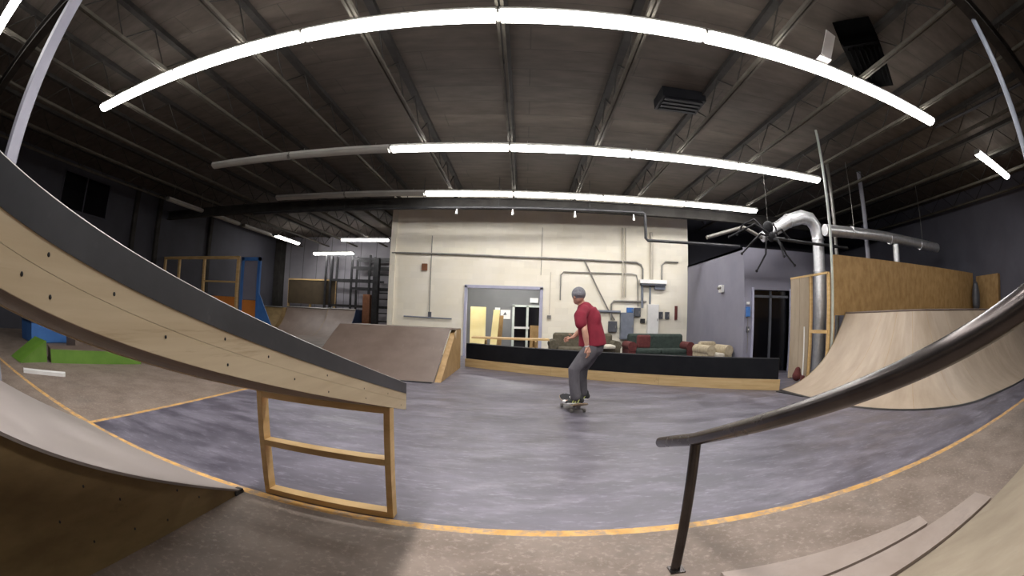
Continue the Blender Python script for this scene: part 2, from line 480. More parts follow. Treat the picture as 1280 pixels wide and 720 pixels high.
# ================================================================== LIGHTS
FL = 2.44
def fixture_parts(root, lit):
    h = MB(); h.prism([(-.11, .05), (.11, .05), (.085, .11), (-.085, .11)], 'x', .01, FL - .01); h.build('housing', 'fixture', root)
    pr = [(.125 * math.cos(t), .045 + .085 * math.sin(t)) for t in [PI + PI * i / 10 for i in range(11)]]
    d = MB(); d.prism(pr, 'x', .036, FL - .036); d.build('diffuser', 'tube_on' if lit else 'tube_off', root, smooth=True)
    for x in (.002, FL - .014):
        e = MB(); e.prism([(-.105, .01), (.105, .01), (.120, .05), (.09, .115), (-.09, .115), (-.120, .05)], 'x', x, x + .012); e.build('end_cap', 'conduit', root)
    for x in (.35, FL - .35):
        MB().tube([(x, 0, .11), (x, 0, .19)], .006, 6).build('hanger', 'conduit', root)
GL = 'ceiling tube fixtures that are lit'; GO = 'ceiling tube fixtures that are off'
lit0 = thing('tube_light', 'x', 'light fixture', (0, 0, 0), GL); local(lit0, lambda: fixture_parts(lit0, True))
off0 = thing('tube_light', 'x', 'light fixture', (0, 0, 0), GO); local(off0, lambda: fixture_parts(off0, False))
used = {'lit': False, 'off': False}
def long_hangers(root, top):
    for i, c in enumerate([c for c in root.children if c.name.startswith('hanger')]):
        x = (.35, FL - .35)[i]
        n_ = MB(); n_.tube([(x, 0, .11), (x, 0, top - root.location.z)], .006, 6)
        t_ = n_.build('hanger', 'conduit'); off = Vector(t_['_wl'])
        me = t_.data; bpy.data.objects.remove(t_)
        for v in me.vertices: v.co += off
        c.data = me
def place(kind, loc, rz, label):
    p = lit0 if kind == 'lit' else off0
    if not used[kind]:
        used[kind] = True
        p.location = loc; p.rotation_euler = (0, 0, rz); p['label'] = label
        return p
    return dup(p, loc, rz, label)
X0 = -0.37; LZ = 4.55
pos6 = ['leftmost', 'second from the left', 'third from the left', 'fourth from the left', 'fifth from the left', 'rightmost']
for i, k in enumerate(range(-3, 3)):
    place('lit', (X0 + FL * k, 4.27, LZ), 0, 'lit white tube fixture, %s of the six in the nearest glowing row' % pos6[i])
place('lit', (9.30, 4.30, LZ), 0, 'short lone lit tube fixture high near the right wall')
pos4 = ['leftmost', 'second from the left', 'third from the left', 'rightmost']
for i, k in enumerate(range(-1, 3)):
    place('lit', (X0 + FL * k, 8.69, LZ), 0, 'lit white tube fixture, %s of the four in the middle glowing row' % pos4[i])
    place('lit', (X0 + FL * k, 12.26, LZ), 0, 'lit tube fixture, %s of four in the row before the cream wall' % pos4[i])
for k, q in ((-3, 'far left'), (-2, 'nearer to the lit ones')):
    place('off', (X0 + FL * k, 8.69, LZ), 0, 'unlit grey fixture continuing the middle row leftwards, %s' % q)
    place('off', (X0 + FL * k, 12.26, LZ), 0, 'unlit fixture in line with the row before the cream wall, %s' % q)
place('lit', (X0 - FL * 3, .25, LZ), 0, 'lit tube fixture cut off at the top left corner of the photo')
place('lit', (X0 + FL, .25, LZ), 0, 'lit tube fixture above and right of the camera, outside the top edge')
for y, q in ((-2.0, 'further back'), (.46, 'nearer')):
    bl = place('lit', (-.95, y, LZ), PI / 2, 'lengthwise lit tube fixture above the ledge, outside the top edge, %s' % q); long_hangers(bl, ZC)
    for c in bl.children:
        if c.name.startswith('diffuser'):
            c.data = c.data.copy(); c.data.materials[0] = MT['tube_bright']
long_hangers(place('lit', (-11.7, 19.0, LZ), PI / 2, 'lit tube fixture running lengthwise along the far left wall'), ZC)
for y, q in ((11.0, 'nearest'), (13.5, 'second'), (16.3, 'furthest, next to the lit one')):
    long_hangers(place('off', (-11.9, y, LZ), PI / 2, 'unlit tube fixture lengthwise along the left wall, %s' % q), ZC)
place('lit', (-8.68, 20.36, LZ), 0, 'lit tube fixture in the far left hall beside the cream wall corner')
f4 = place('lit', (-10.9, 21.9, 4.08), -.12, 'lit tube fixture hanging lowest, deepest in the far left hall'); long_hangers(f4, ZC)
place('lit', (-2.9, 15.15, 2.81), 0, 'lit tube fixture on the office ceiling just behind the wide opening')
place('lit', (-1.6, 16.9, 2.81), 0, 'unseen lit tube fixture added deeper in on the office ceiling')  # second office tube, out of view, added to brighten the yellow boards

# ================================================================== SPRINKLER PIPE, CONDUITS ON THE CREAM WALL
o = thing('sprinkler_pipe', 'black sprinkler pipe under the roof beam, dropping and turning right', 'pipe', (3.45, 12.9, 4.5))
MB().tube([(-9.0, 12.9, 4.27), (-3.7, 12.9, 4.30), (3.38, 12.9, 4.38), (3.45, 12.9, 4.33), (3.46, 12.9, 3.62), (3.52, 12.9, 3.56), (6.6, 12.9, 3.56)], .045, 12).build('pipe_run', 'black_steel', o, smooth=True)
for x in (-8, -5.5, -3, -.8, 1.8, 3.3): MB().tube([(x, 12.9, 4.30), (x, 12.9, 5.25)], .008, 6).build('hanger', 'black_steel', o)
for x in (-2.0, -.4, 1.37, 3.1):
    h = MB(); h.tube([(x, 12.9, 4.30), (x, 12.9, 4.20)], .02, 8); h.tube([(x, 12.9, 4.21), (x, 12.9, 4.13)], [.028, .04], 10); h.build('sprinkler_head', 'white', o)
YW = 14.47
def wallpipe(pts, r, m, label, name='conduit'):
    return tag(MB().tube([(p[0], YW - r if len(p) < 3 else p[2], p[1]) for p in pts], r, 10).build(name, m, smooth=True), label, 'conduit')
wallpipe([(-4.3, 3.19), (-2, 3.17), (-.42, 3.13), (.6, 3.13), (2.0, 3.12), (3.55, 3.10), (3.70, 3.03), (3.76, 2.9), (3.76, 2.56)], .03, 'conduit', 'long grey conduit running across the cream wall above the opening')
wallpipe([(1.84, 3.12), (2.25, 2.3), (2.62, 1.62), (2.86, 1.26)], .022, 'conduit', 'grey conduit slanting down the cream wall to the green box')
wallpipe([(-2.98, 3.76), (-2.96, 1.30)], .014, 'conduit', 'thin upright wire on the left part of the cream wall')
wallpipe([(-3.80, 1.17), (-2.24, 1.15)], .02, 'elec_grey', 'short level grey rail low on the cream wall above the bank ramp', 'wall_rail')
wallpipe([(.51, 4.10), (.49, 2.60)], .007, 'conduit', 'thin pull cord on the cream wall right of the opening', 'pull_cord')
wallpipe([(.80, 2.7), (.78, 1.38)], .008, 'painted_conduit', 'thin painted wire dropping beside the opening to a small socket')
wallpipe([(3.09, 4.2), (3.10, 1.98)], .032, 'painted_conduit', 'thick cream-painted pipe, left of the upright pair on the cream wall')
wallpipe([(3.19, 4.2), (3.20, 1.98)], .018, 'painted_conduit', 'thin cream-painted pipe, right of the upright pair on the cream wall')
wallpipe([(4.05, 4.1), (4.06, 2.58)], .055, 'painted_conduit', 'wide pale upright duct above the white wall hood')
wallpipe([(1.11, 1.84), (1.11, 2.62), (1.2, 2.72), (3.4, 2.73), (3.55, 2.70), (3.60, 2.5), (3.62, 1.7)], .018, 'conduit', 'thin conduit looping under the long one towards the white hood')
wallpipe([(2.74, 1.26), (2.74, 1.76), (2.82, 1.86), (3.9, 1.86)], .028, 'conduit', 'bent grey conduit arching over the grey electrical cabinet')
wallpipe([(2.25, 1.53), (3.04, 1.52)], .04, 'elec_grey', 'short fat level conduit entering the grey electrical cabinet')
wallpipe([(4.42, 2.58), (4.42, 3.05), (4.55, 3.17), (5.0, 3.17)], .025, 'conduit', 'conduit rising from the white hood and bending right')
wallpipe([(3.74, 2.4), (3.76, 1.66)], .04, 'elec_grey', 'grey upright pipe under the left end of the white hood')
wallpipe([(4.02, 2.4), (4.02, 1.74)], .03, 'elec_grey', 'grey upright pipe ending in the tall white cabinet')
def wallbox(name, x0, x1, z0, z1, d, m, label, cat, door=True, dm=None):
    o = thing(name, label, cat, ((x0 + x1) / 2, 14.5, z0))
    MB().box(x0, x1, 14.5 - d, 14.5, z0, z1).build('case', m, o, bevel=.006)
    if door:
        MB().box(x0 + .02, x1 - .02, 14.5 - d - .012, 14.5 - d, z0 + .02, z1 - .02).build('door', dm or m, o)
        MB().box(x1 - .06, x1 - .04, 14.5 - d - .025, 14.5 - d - .012, (z0 + z1) / 2 - .04, (z0 + z1) / 2 + .04).build('latch', 'conduit', o)
    return o
wallbox('electrical_cabinet', 3.04, 3.46, .66, 1.50, .2, 'elec_grey', 'tall blue-grey electrical cabinet on the cream wall behind the couches', 'electrical cabinet')
wallbox('switch_box', 2.66, 2.93, .88, 1.22, .12, 'elec_dark', 'dark green-grey box at the foot of the slanting conduit', 'electrical box')
wallbox('switch_box', 3.25, 3.46, 1.50, 1.66, .12, 'blue', 'small blue box on top of the grey electrical cabinet', 'electrical box')
wallbox('switch_box', 3.50, 3.70, 1.38, 1.66, .12, 'elec_dark', 'dark grey switch box right of the small blue one', 'electrical box')
wallbox('switch_box', 3.72, 3.86, 1.18, 1.32, .10, 'black_steel', 'small black box low between the grey pipe and white cabinet', 'electrical box', False)
wallbox('wall_cabinet', 3.93, 4.30, .80, 1.78, .18, 'white', 'tall narrow white cabinet on the cream wall', 'cabinet')
wallbox('thermostat', 4.35, 4.47, 1.32, 1.55, .08, 'elec_dark', 'left of two small dark boxes side by side on the cream wall', 'electrical box')
wallbox('thermostat', 4.56, 4.70, 1.32, 1.55, .08, 'elec_dark', 'right of two small dark boxes side by side on the cream wall', 'electrical box')
wallbox('fuse_strip', 4.90, 4.99, 1.30, 1.75, .06, 'sofa_red', 'narrow maroon upright strip near the right edge of the cream wall', 'electrical box', False)
wallbox('call_point', -3.27, -3.09, 2.64, 2.86, .07, 'rust', 'small rust-brown box high on the left of the cream wall', 'wall box', False)
wallbox('socket', .72, .84, 1.26, 1.36, .06, 'conduit', 'little grey socket right of the wide opening', 'socket', False)
wallbox('socket', -3.0, -2.90, 1.18, 1.34, .06, 'elec_dark', 'little dark socket on the level grey rail', 'socket', False)
o = thing('wall_hood', 'wide white hood on the cream wall above the white cabinet', 'hood', (4.1, 14.5, 2.38))
MB().prism([(14.5, 2.44), (14.28, 2.44), (14.32, 2.56), (14.5, 2.56)], 'x', 3.65, 4.56).build('cover', 'white', o)
MB().box(3.68, 4.53, 14.30, 14.49, 2.38, 2.44).build('grille', 'elec_dark', o)
MB().box(4.16, 4.52, 14.36, 14.49, 2.26, 2.38).build('vent_box', 'elec_grey', o)

# ---- office contents
gd = thing('glass_door', 'black glass double door with pale frame seen through the wide opening', 'door', (.16, 18.15, 0))
fr = MB()
for x in (-.40, .14, .68): fr.box(x - .045, x + .045, 18.08, 18.18, 0, 1.74)
fr.box(-.44, .72, 18.08, 18.18, 1.68, 1.76)
fr.build('frame', 'alu', gd)
MB().box(-.36, .64, 18.12, 18.16, .02, 1.68).build('glass', 'glass_black', gd)
MB().box(-.36, .22, 18.04, 18.09, .84, .92).build('push_bar', 'white', gd)
tag(MB().box(.26, .62, 17.9, 18.06, .0, .98).build('cardboard_box', 'ply_warm', bevel=.01), 'brown cardboard box standing against the right glass door', 'box')
tag(MB().box(.22, .54, 18.13, 18.20, 1.86, 2.04).build('wall_sign', 'paper'), 'white rectangular sign above the black glass door', 'sign')
tag(MB().box(-1.12, -.92, 18.18, 18.20, 1.40, 1.63).build('paper_notice', 'paper'), 'left white notice pinned to the grey office wall', 'notice')
pn = thing('paper_notice', 'right white notice with a dark drawing on the grey office wall', 'notice', (-.72, 18.19, 1.3))
MB().box(-.90, -.52, 18.18, 18.20, 1.20, 1.55).build('sheet', 'paper', pn)
MB().prism([(-.80, 1.35), (-.72, 1.47), (-.66, 1.36)], 'y', 18.17, 18.182).build('drawing', 'elec_dark', pn)
for x0, x1, z1, y, lab in ((-2.25, -1.98, 1.50, 15.7, 'narrow yellow board at the left jamb of the opening'), (-1.78, -1.26, 1.58, 15.6, 'widest yellow board standing upright in the opening')):
    tag(MB().box(x0, x1, y, y + .05, 0, z1).build('yellow_board', 'yellow_board', bevel=.005), lab, 'board')
tag(MB().obox((-1.02, 15.7, 0), (-.90, 15.7, 1.50), (.11, 0, 0), (0, .02, 0)).build('yellow_board', 'yellow_board'), 'leaning yellow board furthest right in the opening', 'board')
tag(MB().obox((-.83, 15.9, 0), (-.76, 15.95, 1.32), (.08, 0, 0), (0, .02, 0)).build('wood_board', 'ply_warm'), 'narrow brown board leaning right of the yellow boards', 'board')

# ================================================================== BANKS AND RAMPS
# left foreground bank
o = thing('bank_ramp', 'grey bank ramp rising in the lower left corner, brown plywood side', 'ramp', (-2.95, 1.0, 0))
ty = -.9; tz = .362 * (2.45 - ty)
MB().prism([(2.41, .014), (2.41, .0), (ty, tz - .02), (ty, tz)], 'x', -4.08, -1.79).build('riding_surface', 'ramp_grey', o)
MB().prism([(2.40, .0), (ty, 0), (ty, tz - .022)], 'x', -1.82, -1.80).build('side_panel', 'ply_dark', o)
MB().prism([(2.40, .0), (ty, 0), (ty, tz - .022)], 'x', -4.06, -4.04).build('side_panel', 'ply_dark', o)
for y_, z_ in ((1.9, .12), (1.55, .08), (1.7, .22), (1.2, .3), (1.25, .12), (.95, .42), (.9, .15), (.7, .3)): MB().ball((-1.799, y_, z_), (.002, .008, .008), 8, 6).build('screw_head', 'black_steel', o)
MB().box(-1.84, -1.79, 2.30, 2.40, .001, .03).build('toe_block', 'black_steel', o)
st = MB()
for y in (1.6, .6, -.4): st.box(-4.03, -1.83, y - .02, y + .02, 0, .362 * (2.45 - y) - .03)
st.build('rib', 'lumber', o)
# starting deck behind the camera
o = thing('start_deck', 'raised wooden starting deck behind the camera', 'platform', (0, -2, 0))
MB().box(-4.1, 4.4, -3.4, -.92, 1.20, 1.235).build('deck_board', 'masonite', o)
for x in (-4.0, -1.2, 1.5, 4.3):
    for y in (-3.3, -1.0): MB().box(x - .045, x + .045, y - .045, y + .045, 0, 1.20).build('leg', 'lumber', o)
# right foreground bank
o = thing('bank_ramp', 'tan bank ramp cut off by the lower right corner', 'ramp', (3.0, .1, 0))
MB().prism([(1.14, .014), (1.14, 0), (-.9, 1.18), (-.9, 1.20)], 'x', 1.25, 4.4).build('riding_surface', 'tan_ramp', o)
MB().prism([(1.10, 0), (-.9, 0), (-.9, 1.175)], 'x', 1.27, 1.29).build('side_panel', 'ply_dark', o)
tag(MB().prism([(1.15, 1.16), (3.19, 1.15), (3.18, 1.37), (1.15, 1.43)], 'z', 0, .035).build('ply_sheet', 'sheet'), 'long thin board lying at the foot of the lower right ramp', 'board')
tag(MB().prism([(1.0, 1.46), (2.46, 1.43), (2.5, 1.57), (1.0, 1.77)], 'z', 0, .03).build('ply_sheet', 'sheet'), 'shorter thin board lying outermost before the lower right ramp', 'board')

# down ledge on its frame
S = .2305
def zt(y): return .863 + S * (2.5 - y)
ya, yb = 2.505, -.9
o = thing('down_ledge', 'long sloping grind ledge with dark steel edge and pale plywood face', 'ledge', (-1.15, .8, .7))
def slab(x0, x1, d0, d1, m, name, e=0.0, lb=None):
    q = MB().prism([(ya + e, zt(ya + e) - d0), (ya + e, zt(ya + e) - d1), (yb, zt(yb) - d1), (yb, zt(yb) - d0)], 'x', x0, x1)
    r = q.build(name, m, o)
    if lb: r['label'] = lb
    return r
slab(-1.65, -.665, .004, .022, 'masonite', 'top_sheet')
slab(-.645, -.636, .0, .058, 'coping', 'steel_edge', lb='dark steel angle along the top edge')
slab(-.70, -.645, -.003, .004, 'coping', 'steel_edge')
slab(-.662, -.6396, .058, .098, 'ply_face', 'face_board', lb='upper strip of the pale plywood face')
slab(-.662, -.640, .0986, .152, 'ply_face', 'face_board', lb='lower pale plywood face with screw holes')
MB().tube([(-.6395, ya, zt(ya) - .001), (-.6395, yb, zt(yb) - .001)], .0035, 10).build('edge_highlight', 'conduit', o, smooth=True)  # highlight on the worn rounded edge, put in as a lighter tube
slab(-1.65, -1.628, .022, .152, 'ply_face', 'face_board')
slab(-1.628, -.662, .128, .146, 'underside', 'bottom_sheet')
e_ = MB().box(-1.65, -.641, ya - .002, ya + .016, zt(ya) - .150, zt(ya) - .012); e_.build('end_board', 'ply_face', o)
for y, d in ((.30, .075), (.31, .13), (.47, .08), (.62, .115), (.83, .075), (.84, .13), (1.03, .08), (1.18, .12), (1.42, .08), (1.43, .135), (1.8, .09), (1.82, .13), (2.15, .085), (2.4, .13), (.24, .12)):
    MB().ball((-.6394, y, zt(y) - d), (.0015, .0036, .0036), 8, 6).build('screw_head', 'black_steel', o)
# frame under the ledge end
y0, y1 = 2.50, 2.589
MB().box(-.772, -.734, y0, y1, 0, .712).build('frame_post', 'lumber', o, bevel=.002)
MB().box(-1.658, -1.618, y0, y1, 0, .712).build('frame_post', 'lumber', o, bevel=.002)
MB().box(-1.618, -.772, y0, y1, .0, .04).build('frame_bottom_plate', 'lumber', o, bevel=.002)
MB().box(-1.618, -.772, y0, y1, .352, .392).build('frame_rung', 'lumber', o, bevel=.002)
MB().box(-1.618, -.772, y0, y1, .674, .712).build('frame_top_plate', 'lumber', o, bevel=.002)

# handrail on the right
o = thing('grind_rail', 'thick black round steel handrail sloping down in the right foreground', 'rail', (.79, 1.93, 0))
def zr(y): return .717 + .334 * (1.93 - y)
MB().tube([(.79, 2.46, .565), (.79, 2.44, .570), (.79, 2.2, .640), (.79, 1.93, .717)] + [(.79, y, zr(y)) for y in (1.5, 1.0, .6, .3, 0, -.4, -1.0, -1.3)],
          [.024] + [.030] * 11, 24).build('rail_tube', 'rail', o, smooth=True)
MB().tube([(.80, 1.92, 0), (.797, 1.925, .70)], .0265, 20).build('post', 'rail', o, smooth=True)
MB().box(.765, .845, 1.875, 1.955, 0, .008).build('base_plate', 'rail', o)
MB().tube([(.79, -1.2, 1.235), (.79, -1.2, zr(-1.2))], .0265, 20).build('post', 'rail', o, smooth=True)

# middle bank left of the opening
o = thing('bank_ramp', 'brown masonite bank ramp standing before the cream wall', 'ramp', (-2.8, 9.7, 0))
MB().prism([(8.32, .012), (8.32, 0), (10.15, .93), (10.15, .95)], 'x', -4.25, -1.60).build('riding_surface', 'masonite', o)
MB().box(-4.1, -1.49, 10.15, 11.1, .93, .955).build('deck', 'masonite', o)
MB().prism([(8.42, 0), (11.1, 0), (11.1, .93), (10.4, .93), (10.15, .86)], 'x', -1.60, -1.48).build('side_panel', 'ply_warm', o)
MB().prism([(8.42, 0), (11.1, 0), (11.1, .93), (10.15, .93)], 'x', -4.24, -4.2).build('side_panel', 'ply_warm', o)
MB().prism([(10.0, .87), (10.3, .93), (10.22, .74)], 'x', -1.48, -1.472).build('torn_corner', 'ply_face', o)
MB().box(-3.3, -1.62, 8.26, 8.40, 0, .016).build('kick_plate', 'black_steel', o)

# low angled wall
A = Vector((-1.40, 11.48, 0)); B = Vector((4.73, 7.345, 0))
dv = (B - A).normalized(); nv = Vector((dv.y, -dv.x, 0))   # towards the camera
if nv.y > 0: nv = -nv
o = thing('low_wall', 'long low black wall on a pine board base, crossing before the lounge', 'low wall', tuple((A + B) / 2))
MB().obox(A - nv * .12 + Vector((0, 0, .297)), B - dv * .05 - nv * .12 + Vector((0, 0, .297)), nv * .11, Vector((0, 0, .287))).build('black_panel', 'black_pad', o, bevel=.01)
L3 = (B - A).length
for i in range(3):
    p = A + dv * (L3 * i / 3 + .002); q = A + dv * (L3 * (i + 1) / 3 - .002)
    MB().obox(p - nv * .0 + Vector((0, 0, .102)), q + Vector((0, 0, .102)), nv * .02, Vector((0, 0, .10))).build('base_board', 'kick', o)

# ---- curved quarter pipe at right
prof = [(0, .0), (.0, .012), (.25, .062), (.49, .145), (.70, .25), (.90, .385), (1.06, .51), (1.21, .67), (1.35, .85), (1.47, 1.03), (1.58, 1.20), (1.70, 1.43)]
base = []
cx_, cy_, r_ = 7.25, 5.95, 2.5
yy = 7.33
while yy > cy_ + .05: base.append((4.75, yy, 1, 0)); yy -= .25
for i in range(0, 19):
    a = PI + (PI / 2) * i / 18
    base.append((cx_ + r_ * math.cos(a), cy_ + r_ * math.sin(a), -math.cos(a), -math.sin(a)))
xx = cx_ + .4
while xx < 13.95: base.append((xx, 3.45 - min(.12, (xx - 7.25) * .07), 0, 1)); xx += .4
base.append((13.98, 3.33, 0, 1))
q = MB(); n = len(prof); us = []; acc = 0
vs = []
for i, (x, y, nx, ny) in enumerate(base):
    if i: acc += math.hypot(x - base[i - 1][0], y - base[i - 1][1])
    us.append(acc)
    for d, h in prof: vs.append((x + nx * d, y + ny * d, h))
q.add(vs, [(i * n + k, (i + 1) * n + k, (i + 1) * n + k + 1, i * n + k + 1) for i in range(len(base) - 1) for k in range(n - 1)])
o = thing('quarter_pipe', 'big curved plywood quarter pipe wrapping round the right corner', 'ramp', (7.2, 5.5, 0))
qs = q.build('riding_surface', 'qp_ply', o, smooth=True)
uvl = qs.data.uv_layers.new(name='uv')
lut = {}
for i in range(len(base)):
    for k in range(n):
        lut[(round(vs[i * n + k][0], 3), round(vs[i * n + k][1], 3), round(vs[i * n + k][2], 3))] = (us[i], k / (n - 1) * 2.4)
wl = Vector(o['_wl'])
for lp in qs.data.loops:
    p = qs.data.vertices[lp.vertex_index].co + wl
    uvl.data[lp.index].uv = lut.get((round(p.x, 3), round(p.y, 3), round(p.z, 3)), (0, 0))
d = MB(); top = [(x + nx * 1.70, y + ny * 1.70) for x, y, nx, ny in base]
for i in range(len(top) - 1):
    a, b2 = top[i], top[i + 1]
    d.add([(a[0], a[1], 1.43), (b2[0], b2[1], 1.43), (max(b2[0], 6.45), 7.36, 1.43), (max(a[0], 6.45), 7.36, 1.43)], [(0, 1, 2, 3)])
d.build('deck', 'ply_warm', o)
MB().tube([(p[0], p[1], 1.422) for p in top], .02, 10).build('coping', 'masonite', o, smooth=True)
kp = MB()
for i in range(len(base) - 1):
    (x, y, nx, ny), (x2, y2, nx2, ny2) = base[i], base[i + 1]
    kp.add([(x - nx * .05, y - ny * .05, .006), (x2 - nx2 * .05, y2 - ny2 * .05, .006), (x2 + nx2 * .01, y2 + ny2 * .01, .018), (x + nx * .01, y + ny * .01, .018)], [(0, 1, 2, 3)])
kp.build('transition_strip', 'black_steel', o)
s = MB(); s.prism([(4.75 + a, h) for a, h in prof] + [(6.45, 0)], 'y', 7.335, 7.355); s.build('side_panel', 'ply_dark', o)
MB().prism([(4.56, 7.20), (4.70, 6.45), (4.745, 6.45), (4.745, 7.20)], 'z', .0, .012).build('kick_plate', 'black_steel', o)
for i in range(5, len(base), 5):
    sp = MB()
    x, y, nx, ny = base[i]
    t = Vector((-ny, nx, 0)) * .003
    for k in range(1, n - 1):
        a = Vector((x + nx * prof[k][0], y + ny * prof[k][0], prof[k][1] + .0015)); c = Vector((x + nx * prof[k + 1][0], y + ny * prof[k + 1][0], prof[k + 1][1] + .0015))
        sp.add([a - t, a + t, c + t, c - t], [(0, 1, 2, 3)])
    sp.build('sheet_seam', 'ply_warm', o)


# plywood wall on the deck
o = thing('plywood_wall', 'tall warm plywood wall standing along the back of the quarter pipe deck', 'partition', (10, 7.42, 1.44))
xw = 6.16
edges = [6.16, 7.38, 8.60, 9.82, 11.04, 12.26, 13.48]
for i in range(6):
    MB().box(edges[i] + .003, edges[i + 1] - .003, 7.40, 7.42, 1.38, 2.585).build('panel', 'ply_warm', o)
for x in edges:
    MB().box(x - .02, x + .02, 7.42, 7.51, 0, 2.57).build('stud', 'lumber', o)
tag(MB().box(14.0 - .02 - .25, 13.98, 6.2, 7.38, 1.44, 2.5).build('plywood_panel', 'ply_warm'), 'plywood panel against the right wall past the blue-grey bag', 'panel')
bg = MB(); bg.limb([(13.2, 7.1, 1.60), (13.2, 7.12, 1.9), (13.22, 7.15, 2.2)], [(.2, .16), (.22, .17), (.15, .12)], 14)
tag(bg.build('duffel_bag', 'elec_dark', smooth=True), 'dark blue-grey bag upright on the deck at the right end of the plywood wall', 'bag')

# partition and tools behind the quarter pipe's left end
o = thing('storage_partition', 'beige wood-panelled partition between the double door and the quarter pipe', 'partition', (6.0, 8.15, 0))
for i in (2, 3):
    y = 7.42 + i * .385
    MB().box(5.99, 6.01, y + .004, y + .381, .02, 2.20).build('panel', 'beige_panel' if i > 1 else 'masonite', o)
MB().box(5.99, 6.03, 7.45, 8.16, 1.02, 1.09).build('rung', 'lumber', o)
for y in (7.47, 8.16, 8.95): MB().box(6.01, 6.05, y - .045, y + .045, 0, 2.22).build('stud', 'lumber', o)
MB().box(5.98, 6.05, 7.45, 8.97, 2.20, 2.24).build('top_rail', 'lumber', o)
bm_ = thing('broom', 'pale-handled broom leaning on the beige partition', 'broom', (5.75, 7.9, 0))
MB().tube([(5.93, 8.28, 1.15), (5.72, 7.95, .16)], .014, 8).build('handle', 'white', bm_)
MB().prism([(-.04, 0), (.04, 0), (.02, .17), (-.02, .17)], 'x', -.14, .14)
hb = MB(); hb.obox((5.71, 7.93, .17), (5.70, 7.92, .0), (.05, .12, 0), (.02, -.01, 0)); hb.build('bristles', 'sofa_red', bm_)
tag(MB().limb([(5.80, 8.3, .12), (5.82, 8.3, .24)], [.11, .07], 12).build('bucket', 'sofa_red', smooth=True), 'small dark red bucket on the floor by the broom', 'bucket')

# ================================================================== DUCTS, SPIDER, CONDUITS AT RIGHT
o = thing('silver_duct', 'shiny silver foil duct bending down behind the beige partition', 'duct', (7.3, 9.5, 0))
pts = [(5.55, 9.6, 3.22), (5.9, 9.55, 3.42), (6.35, 9.5, 3.68), (6.8, 9.5, 3.82), (7.1, 9.5, 3.80), (7.28, 9.5, 3.62), (7.34, 9.5, 3.3), (7.34, 9.5, 2.7), (7.34, 9.5, .02)]
rs = [.12, .15, .17, .18, .18, .18, .17, .17, .17]
MB().tube(pts, rs, 20).build('duct_run', 'duct', o, smooth=True)
for p, t in (((6.35, 9.5, 3.68), Vector((.45, 0, .26))), ((7.34, 9.5, 3.3), Vector((0, 0, 1))), ((7.34, 9.5, 2.5), Vector((0, 0, 1)))):
    p = Vector(p); t.normalize()
    MB().tube([p - t * .02, p + t * .02], .185, 20).build('clamp_ring', 'duct', o, smooth=True)
o = thing('silver_duct', 'long straight silver duct running right above the plywood wall', 'duct', (9.5, 8.6, 3.4))
MB().tube([(6.9, 8.6, 3.35), (9.1, 8.6, 3.42), (12.5, 8.6, 3.40)], .14, 20).build('duct_run', 'duct', o, smooth=True)
for x in (7.9, 9.6, 11.3): MB().tube([(x - .02, 8.6, 3.39), (x + .02, 8.6, 3.39)], .155, 20).build('clamp_ring', 'duct', o, smooth=True)
for x in (8.0, 11.5): MB().tube([(x, 8.6, 3.5), (x, 8.6, 5.2)], .008, 6).build('hanger', 'conduit', o)
for x, z1, r, m, lab in ((7.6, 5.2, .05, 'conduit', 'grey upright pipe just right of the pale struts, behind the plywood wall'),
                      (8.9, 5.2, .07, 'column', 'pale upright pipe standing behind the middle of the plywood wall'),
                      (9.9, 3.26, .11, 'duct', 'stubby silver upright duct under the long straight duct')):
    tag(MB().tube([(x, 8.6 if r < .1 else 8.62, 0), (x, 8.6 if r < .1 else 8.62, z1)][:] if r >= .1 else [(x, 9.0, 0), (x, 9.0, z1)], r, 14).build('upright_pipe', m, smooth=True), lab, 'pipe')
tag(MB().tube([(5.15, 8.5, 3.02), (6.0, 8.5, 2.98), (7.6, 8.5, 2.97)], .035, 10).build('conduit', 'black_steel', smooth=True), 'black conduit running right from the hanging spider past the duct', 'conduit')
tag(MB().tube([(4.0, 9.5, 3.10), (5.0, 9.55, 3.42), (5.56, 9.6, 3.22)], .045, 10).build('bent_pipe', 'conduit', smooth=True), 'thin silver pipe reaching left from the duct behind the spider', 'pipe')
# spider prop
o = thing('spider_prop', 'giant black spider decoration hanging before the silver duct', 'decoration', (5.05, 8.4, 3.0))
b = MB(); b.ball((5.05, 8.42, 3.20), (.12, .15, .15), 16, 10); b.ball((5.06, 8.30, 2.99), (.09, .10, .11), 16, 10); b.build('body', 'spider', o, smooth=True)
legs = [[(5.0, 8.3, 3.0), (4.75, 8.25, 3.02), (4.47, 8.2, 2.80), (4.24, 8.2, 2.58)], [(5.0, 8.3, 2.98), (4.86, 8.2, 2.95), (4.80, 8.15, 2.60), (4.56, 8.15, 2.25)],
        [(5.1, 8.3, 2.98), (5.28, 8.25, 2.85), (5.38, 8.2, 2.62), (5.60, 8.2, 2.42)], [(5.0, 8.3, 3.05), (4.7, 8.4, 3.25), (4.4, 8.5, 3.1), (4.1, 8.5, 2.95)],
        [(5.1, 8.3, 3.05), (5.4, 8.4, 3.2), (5.65, 8.5, 3.05), (5.9, 8.6, 3.0)], [(5.0, 8.4, 3.1), (4.8, 8.6, 3.4), (4.6, 8.8, 3.3), (4.5, 8.9, 3.1)],
        [(5.1, 8.4, 3.1), (5.3, 8.6, 3.35), (5.5, 8.8, 3.3), (5.6, 8.9, 3.1)], [(5.05, 8.3, 2.95), (5.1, 8.1, 2.9), (5.12, 8.0, 2.72), (5.15, 7.95, 2.55)]]
for p in legs:
    lg = MB(); lg.limb(p, [.026, .024, .020, .016], 10); lg.ball(p[-1], .03, 10, 6); lg.build('leg', 'spider', o, smooth=True)
